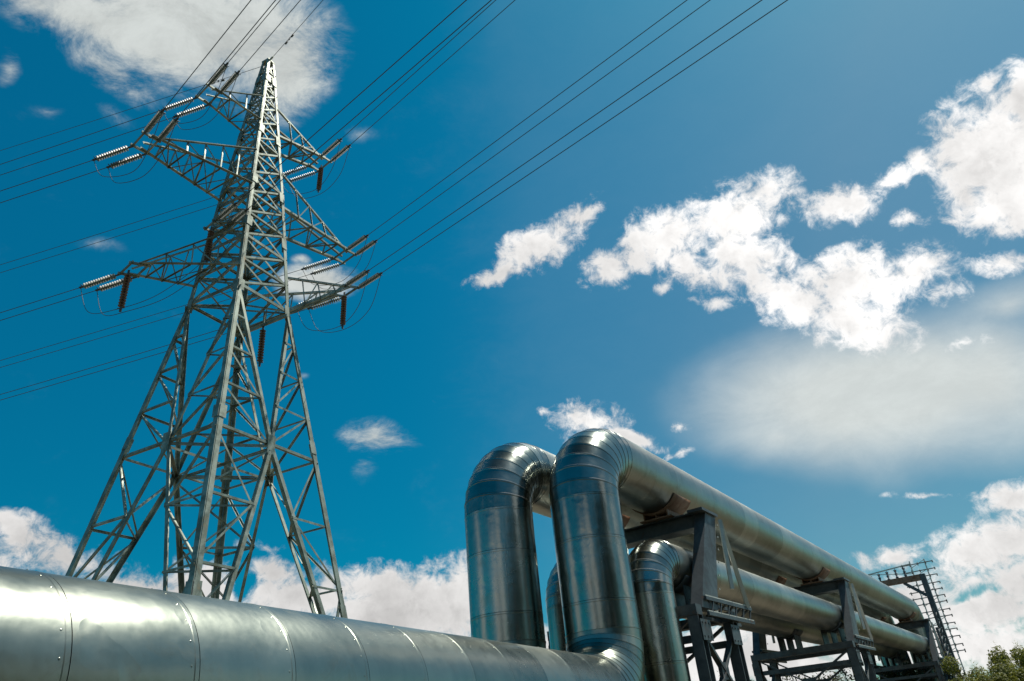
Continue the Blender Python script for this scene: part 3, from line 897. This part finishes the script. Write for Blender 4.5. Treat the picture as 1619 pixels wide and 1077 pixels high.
# ------------------------------------------------------------------ insulators
def string_mesh(mat, ndisc=15, length=2.35, rad=0.135):
    """string along -Z from the origin: returns three meshes (discs, rod, end clamp)"""
    mb = MB(); n = 14
    step = length / ndisc
    for k in range(ndisc):
        z0 = -0.26 - k * step
        prof = [(0.035, 0.0), (0.05, -0.02), (rad * 0.75, -0.035), (rad, -0.06), (rad * 0.95, -0.078), (rad * 0.55, -0.066), (0.04, -0.10)]
        rings = [[Vector((r_ * math.cos(2 * PI * j / n), r_ * math.sin(2 * PI * j / n), z0 + z_ * step / 0.157)) for j in range(n)] for r_, z_ in prof]
        for p_, q_ in zip(rings[:-1], rings[1:]): loft(mb, q_, p_, 0, 0)
    discs = mb
    rod = MB(); rod.tube([(0, 0, 0), (0, 0, -0.28 - length)], 0.03, 8)
    rod.obox((0, 0, -0.11), (0.05, 0, 0), (0, 0.012, 0), (0, 0, 0.12))
    cl = MB()
    cl.obox((0, 0, -0.36 - length), (0.045, 0, 0), (0, 0.03, 0), (0, 0, 0.12))
    cl.tube([(-0.16, 0, -0.29 - length), (0.16, 0, -0.29 - length)], 0.022, 8)
    return discs, rod, cl
INS_LEN = 0.26 + 1.6 + 0.16
proto = {}
def proto_string(kind):
    if kind in proto: return proto[kind]
    d_, r_, c_ = string_mesh(None, 13, 1.6) if kind == 'pull' else string_mesh(None, 12, 1.75, 0.15)
    res = []
    for nm, mb, mt_ in (('disc_stack', d_, M['glass'] if kind == 'pull' else M['porcelain']), ('rod', r_, M['steel']), ('end_clamp', c_, M['steel'])):
        me = bpy.data.meshes.new(nm)
        me.from_pydata([tuple(p) for p in mb.v], [], mb.f); me.materials.append(mt_)
        me.polygons.foreach_set('use_smooth', mb.sm); me.update()
        res.append((nm, me))
    proto[kind] = res
    return res
def insulator(p, direction, label, kind='pull'):
    o = bpy.data.objects.new('insulator_string', None); COL.objects.link(o)
    o.empty_display_size = 0.3
    o.location = p
    o.rotation_euler = (-Vector(direction)).to_track_quat('Z', 'Y').to_euler()
    o['label'] = label; o['category'] = 'insulator'
    o['group'] = 'insulator strings on the pylon'
    for nm, me in proto_string(kind):
        c = bpy.data.objects.new(nm, me); COL.objects.link(c); c.parent = o
    ln = INS_LEN if kind == 'pull' else 0.26 + 1.75 + 0.16
    return Vector(p) + Vector(direction).normalized() * ln
AZR, AZL = 131.0, -80.0
def wire(pts, r, label, name='power_line', cat='power line', group='wires strung from the pylon', n=6):
    mb = MB(); mb.tube(pts, r, n)
    o = mb.build(name, M['wire'], None, origin=pts[0])
    tag(o, label, cat, group)
    return o
def span(p, bearing, m0, L=260.0, length=150.0, skip=0.0):
    out = []
    s = 0.0
    while s <= length:
        out.append(Vector(p) + az(bearing, s) + UP * (-m0 * s + m0 * s * s / L))
        s += 2.0 if s < 40 else 6.0
    return out
ARM = {'A': 'upper left crossarm', 'B': 'middle left crossarm', 'C': 'lower left crossarm', 'D': 'upper right crossarm', 'E': 'middle right crossarm', 'F': 'lower right crossarm', 'G': 'short bracket on the left face'}
ends_l, ends_r = {}, {}
def pull_pair(key, side):
    u = U60 if key in 'FC' else U35
    brg, m0 = (AZR, 0.05) if side == 'r' else (AZL, 0.11)
    if key == 'G': brg -= 1.5
    bw = 0.40 if key == 'G' else 0.55; bl = 0.30 if key == 'G' else 0.33
    base = TIP[key] + LW * bw * (1 if side == 'r' else -1)
    res = []
    for s_ in (-1, 1):
        p = base + u * bl * s_ - UP * 0.06
        d_ = az(brg) - UP * (m0 + 0.02)
        if side == 'r': pos = 'left' if s_ < 0 else 'right'
        else: pos = 'upper' if s_ < 0 else 'lower'
        side_w = 'up-right' if side == 'r' else 'left'
        e = insulator(p, d_, f'{pos} of two pale insulator strings pulling {side_w} from {ARM[key]}')
        wire(span(e, brg, m0), 0.017, f'{pos} of twin dark wires running {side_w} from {ARM[key]}')
        res.append(e)
    return res
for k_ in 'ABDEF':
    ends_r[k_] = pull_pair(k_, 'r'); ends_l[k_] = pull_pair(k_, 'l')
ends_r['G'] = pull_pair('G', 'r'); ends_l['C'] = pull_pair('C', 'l')
HANG = {}
HANG['D'] = insulator(TIP['D'] - UP * 0.1 + U35 * 0.1, -UP + az(200, 0.06), 'dark insulator string hanging below the upper right crossarm tip', 'hang')
HANG['F'] = insulator(TIP['F'] - UP * 0.1, -UP + az(200, 0.03), 'dark insulator string hanging below the lower right crossarm tip', 'hang')
HANG['C'] = insulator(TIP['C'] - UP * 0.1 - U60 * 0.2, -UP, 'dark insulator string hanging below the lower left crossarm tip', 'hang')
HANG['G'] = insulator(TIP['G'] - UP * 0.1 - U35 * 0.2, -UP, 'dark insulator string hanging below the short bracket on the left face', 'hang')
HP = TC + U60 * 1.15 + UP * 20.3
HANG['H'] = insulator(HP, -UP, 'dark insulator string hanging alone inside the waist of the pylon', 'hang')
mb = MB(); mb.bar(HP + UP * 0.02 - az(115, 1.5), HP + UP * 0.02 + az(115, 1.5), 0.1, 0.14)
mb.bar(HP + UP * 0.1, HP + UP * 0.75, 0.07)
part('hanger_beam', mb, tw, pyl)

def bez(pts, n=10):
    """Catmull-Rom through the points"""
    P = [Vector(pts[0])] + [Vector(p) for p in pts] + [Vector(pts[-1])]
    out = []
    for i in range(1, len(P) - 2):
        for k in range(n):
            t_ = k / n
            a, b_, c, d_ = P[i - 1], P[i], P[i + 1], P[i + 2]
            out.append(0.5 * ((2 * b_) + (c - a) * t_ + (2 * a - 5 * b_ + 4 * c - d_) * t_ ** 2 + (3 * b_ - a - 3 * c + d_) * t_ ** 3))
    out.append(P[-1])
    return out
def jumper(key, eL, eR, bottom, drop, i):
    off = (U60 if key in 'FC' else U35) * (-0.22 if i == 0 else 0.22)
    a, b_ = eL, eR
    if bottom is not None: low = [Vector(bottom) + off]
    else:
        mid = TIP[key] - UP * drop + off
        low = [mid]
    pa = lerp(a, low[0], 0.32) - UP * (abs(a.z - low[0].z) * 0.50)
    pb = lerp(b_, low[-1], 0.32) - UP * (abs(b_.z - low[-1].z) * 0.50)
    pts = bez([a, pa] + low + [pb, b_])
    wire(pts, 0.014, f"{'left' if i == 0 else 'right'} of two slack wire loops hanging under {ARM[key]}", 'jumper_loop', 'wire loop', 'slack wire loops on the pylon')
for key in 'ABDEF':
    for i in range(2):
        jumper(key, ends_l[key][i], ends_r[key][i], HANG.get(key), 1.9, i)
for i in range(2):
    off = U60 * (-0.22 if i == 0 else 0.22)
    a = ends_l['C'][i]; b_ = ends_r['G'][i]
    h1, h2 = HANG['C'] + off, HANG['G'] + off
    pts = bez([a, lerp(a, h1, .35) - UP * 0.9, h1, lerp(h1, h2, 0.5) - UP * 0.5, h2, lerp(h2, b_, 0.6) - UP * 0.5, b_])
    wire(pts, 0.014, f"{'left' if i == 0 else 'right'} of two slack wire loops from lower left crossarm to short bracket", 'jumper_loop', 'wire loop', 'slack wire loops on the pylon')
# earth wires from the peak
pk = TC + UP * (ZT + 0.2)
wire(span(pk + az(128, 0.45), AZR, 0.04), 0.014, 'single earth wire running up to the right from the pylon peak')
wire(span(pk - az(128, 0.45), AZL, 0.09), 0.014, 'single earth wire running to the left from the pylon peak')
def damper(p, bearing, label):
    mb = MB(); d_ = az(bearing)
    mb.tube([p - UP * 0.10 - d_ * 0.28, p - UP * 0.13, p - UP * 0.10 + d_ * 0.28], 0.012, 6)
    for s_ in (-1, 1):
        mb.tube([p - UP * 0.10 + d_ * 0.22 * s_, p - UP * 0.10 + d_ * 0.42 * s_], [0.05, 0.06], 10)
    mb.obox(p - UP * 0.06, d_ * 0.04, d_.cross(UP) * 0.02, UP * 0.08)
    o = mb.build('vibration_damper', M['steel'], None, origin=p)
    tag(o, label, 'damper', 'dampers clamped on the wires')
q = span(pk + az(128, 0.45), AZR, 0.04)
damper(lerp(q[0], q[1], 0.9), AZR, 'small dark damper on the earth wire just right of the pylon peak')
q = span(pk - az(128, 0.45), AZL, 0.09)
damper(lerp(q[1], q[2], 0.5), AZL, 'small dark damper on the earth wire left of the pylon peak')

# ------------------------------------------------------------------ distant lattice mast
mp = Vector((31.45, 62.45, 0)); ux = az(118)      # roughly square to the view
t = thing('lattice_mast', 'distant openwork mast of stacked short bars behind the far portal', 'mast', tuple(mp))
mb = MB()
for sx in (-0.55, 0.55):
    mb.bar(mp + ux * sx, mp + ux * sx + UP * 12.4, 0.07)
zz = 0.6
while zz < 12.2:
    mb.bar(mp - ux * 0.55 + UP * zz, mp + ux * 0.55 + UP * (zz + 0.5), 0.04)
    zz += 0.75
part('mast_body', mb, M['steel_light'], t)
rm = random.Random(5)
for k in range(14):
    zc_ = 5.3 + k * 0.52 + rm.uniform(-0.05, 0.05)
    mb = MB()
    mb.bar(mp - ux * 1.35 + UP * zc_, mp + ux * 1.15 + UP * (zc_ + 0.05), 0.05, 0.07)
    for sx in (-1.2, -0.6, 0.0, 0.6, 1.1):
        mb.tube([mp + ux * sx + UP * (zc_ - rm.uniform(0.05, 0.16)), mp + ux * sx + UP * (zc_ + rm.uniform(0.05, 0.16))], 0.045, 8)
    part('crossbar', mb, M['mast'], t)
mb = MB()
L0 = mp + UP * 12.2 - ux * 0.5; L1 = Vector((27.9, 64.2, 11.9))
mb.bar(L0, L1, 0.07, 0.09); mb.bar(L0 - UP * 0.8, L1, 0.05, 0.05)
part('mast_arm', mb, M['steel_light'], t)
for k in range(5):
    p = lerp(L1, L0, 0.05 + k * 0.19)
    mb = MB(); mb.tube([p, p - UP * 0.15, p - UP * 0.16, p - UP * 0.42, p - UP * 0.44, p - UP * 0.7, p - UP * 0.72, p - UP * 1.0], [0.02, 0.02, 0.13, 0.05, 0.13, 0.05, 0.13, 0.05], 8)
    part('hanging_insulator', mb, M['steel'], t)

# ------------------------------------------------------------------ shrubs
def shrub(base, h, w, label, mat, n, leaf, seed, cat='shrub', group='shrubs around the pipe bridge', up_twigs=6):
    rr = random.Random(seed)
    base = Vector(base)
    t = thing('leafy_shrub', label, cat, tuple(base), group)
    mb = MB(); tips = []
    for k in range(9):
        a = rr.uniform(0, 2 * PI); sp = rr.uniform(0.15, 0.5) * w
        p1 = base + Vector((math.cos(a) * sp * 0.3, math.sin(a) * sp * 0.3, h * 0.4))
        p2 = base + Vector((math.cos(a) * sp, math.sin(a) * sp, h * rr.uniform(0.75, 0.98)))
        mb.tube([base + Vector((rr.uniform(-.1, .1), rr.uniform(-.1, .1), 0)), p1, p2], [0.06, 0.04, 0.012], 6)
        tips.append(p2)
    part('stem', mb, M['bark'], t)
    clumps = []
    for k in range(90):
        a = rr.uniform(0, 2 * PI); q = math.sqrt(rr.random()) * w * 0.55
        zc_ = h * (0.22 + 0.66 * rr.random() ** 0.6) * (1 - 0.22 * (q / (w * 0.5)) ** 2)
        clumps.append((base + Vector((math.cos(a) * q, math.sin(a) * q, zc_)), rr.uniform(0.09, 0.15) * h, rr.uniform(-0.25, 0.25)))
    for tp in tips[:up_twigs]: clumps.append((tp, 0.10 * h, 0.1))
    mb = MB()
    for k in range(n):
        c, r_, tv = rr.choice(clumps)
        d_ = Vector((rr.gauss(0, 1), rr.gauss(0, 1), rr.gauss(0, 1))).normalized()
        p = c + d_ * r_ * rr.uniform(0.55, 1.15)
        if p.z < 0.05: continue
        nrm = (d_ + Vector((rr.uniform(-.8, .8), rr.uniform(-.8, .8), rr.uniform(-.2, 1)))).normalized()
        u = nrm.orthogonal().normalized(); u = Matrix.Rotation(rr.uniform(0, 6.28), 3, nrm) @ u; v = nrm.cross(u)
        s = leaf * rr.uniform(0.6, 1.3)
        i = len(mb.v)
        mb.v += [p - u * s, p + v * s * 0.38 + nrm * s * 0.1, p + u * s, p - v * s * 0.38 + nrm * s * 0.1]
        mb.face((i, i + 1, i + 2, i + 3), 0, False, min(1, max(0, 0.5 + tv + rr.uniform(-0.35, 0.35))))
    for tp in tips[:up_twigs]:
        for k in range(26):
            f = k / 26
            p = tp + Vector((rr.gauss(0, .05), rr.gauss(0, .05), f * 0.16 * h))
            i = len(mb.v); a = rr.uniform(0, 6.28); u = Vector((math.cos(a), math.sin(a), rr.uniform(-.2, .6))).normalized(); v = UP.cross(u).normalized(); s = leaf * 0.8
            mb.v += [p, p + u * s + v * s * 0.35, p + u * s * 2, p + u * s - v * s * 0.35]
            mb.face((i, i + 1, i + 2, i + 3), 0, False, rr.uniform(0.3, 1))
    part('foliage', mb, mat, t, 'leaf')
    return t
# unseen trees behind and right of the viewer, added for dark reflections in the cladding
def tree(base, h, w, label, n, seed):
    rr = random.Random(seed)
    base = Vector(base)
    t = thing('reflection_tree', label, 'tree', tuple(base), 'unseen trees added for reflections in the pipes')
    mb = MB()
    mb.tube([base - UP * 0.1, base + UP * h * 0.2, base + UP * h * 0.45 + Vector((0.1, 0.05, 0)), base + UP * h * 0.8], [h * 0.03, h * 0.022, h * 0.015, 0.03], 10)
    for k in range(9):
        a = k * 2.4 + rr.random(); z0 = h * (0.25 + 0.05 * k)
        p0 = base + UP * z0
        mb.tube([p0, p0 + Vector((math.cos(a) * w * 0.2, math.sin(a) * w * 0.2, h * 0.07)), p0 + Vector((math.cos(a) * w * 0.4, math.sin(a) * w * 0.4, h * 0.2))], [0.09, 0.06, 0.02], 6)
    part('trunk', mb, M['bark'], t)
    cl = []
    for k in range(40):
        a = rr.uniform(0, 2 * PI); q = math.sqrt(rr.random()) * w * 0.45; z_ = h * rr.uniform(0.22, 0.92)
        q *= 1.0 - 0.7 * max(0, (z_ / h - 0.5) * 2) ** 2
        cl.append((base + Vector((math.cos(a) * q, math.sin(a) * q, z_)), h * rr.uniform(0.07, 0.13), rr.uniform(-.2, .2)))
    mb = MB()
    for k in range(n):
        c, r_, tv = rr.choice(cl)
        d_ = Vector((rr.gauss(0, 1), rr.gauss(0, 1), rr.gauss(0, 1))).normalized()
        p = c + d_ * r_ * rr.uniform(0.5, 1.15)
        nrm = (d_ + Vector((rr.uniform(-.7, .7), rr.uniform(-.7, .7), rr.uniform(0, .8)))).normalized()
        u = nrm.orthogonal().normalized(); v = nrm.cross(u); s = rr.uniform(0.13, 0.24)
        i = len(mb.v)
        mb.v += [p - u * s, p + v * s * 0.5, p + u * s, p - v * s * 0.5]
        mb.face((i, i + 1, i + 2, i + 3), 0, False, min(1, max(0, 0.5 + tv + rr.uniform(-0.35, 0.35))))
    part('crown', mb, M['leaf_dark'], t, 'leaf')
TREES = [(74, 12.0, 10.5, 'nearest the pipe bridge'), (97, 11.0, 11.0, 'second from the pipe bridge'), (119, 11.5, 10.0, 'third from the pipe bridge'),
         (139, 13.0, 11.0, 'fourth, tall and broad'), (156, 13.5, 8.0, 'fifth, low'), (171, 17.0, 10.0, 'sixth, straight behind the viewer'), (206, 18.0, 8.5, 'last, beyond a gap')]
for i, (a_, d__, h_, w_) in enumerate(TREES):
    tree(az(a_, d__), h_, h_ * 0.62, 'unseen dark broadleaf tree added for reflections in the pipes, ' + w_, 5200, 40 + i)
shrub((17.3, 31.4, 0), 3.25, 3.8, 'sunlit yellow-green shrub at bottom right, left one of the pair', M['leaf'], 42000, 0.062, 1)
shrub((20.4, 30.2, 0), 3.5, 4.2, 'sunlit yellow-green shrub at the bottom right corner, cut by the photo edge', M['leaf'], 46000, 0.062, 2)
shrub((19.6, 39.8, 0), 3.0, 2.6, 'dark shrub in the shade at the foot of the farthest trestle', M['leaf_dark'], 8000, 0.09, 3)
shrub((14.3, 42.8, 0), 3.9, 3.4, 'dark leafy shrub seen under the pipes between the first two trestles', M['leaf_dark'], 9000, 0.10, 4)
shrub((10.3, 43.6, 0), 4.0, 3.4, 'dark leafy shrub seen between the legs of the nearest trestle', M['leaf_dark'], 9000, 0.10, 5)
shrub((17.4, 40.9, 0), 3.6, 3.2, 'dark leafy shrub just right of the middle trestle legs', M['leaf_dark'], 9000, 0.10, 6)
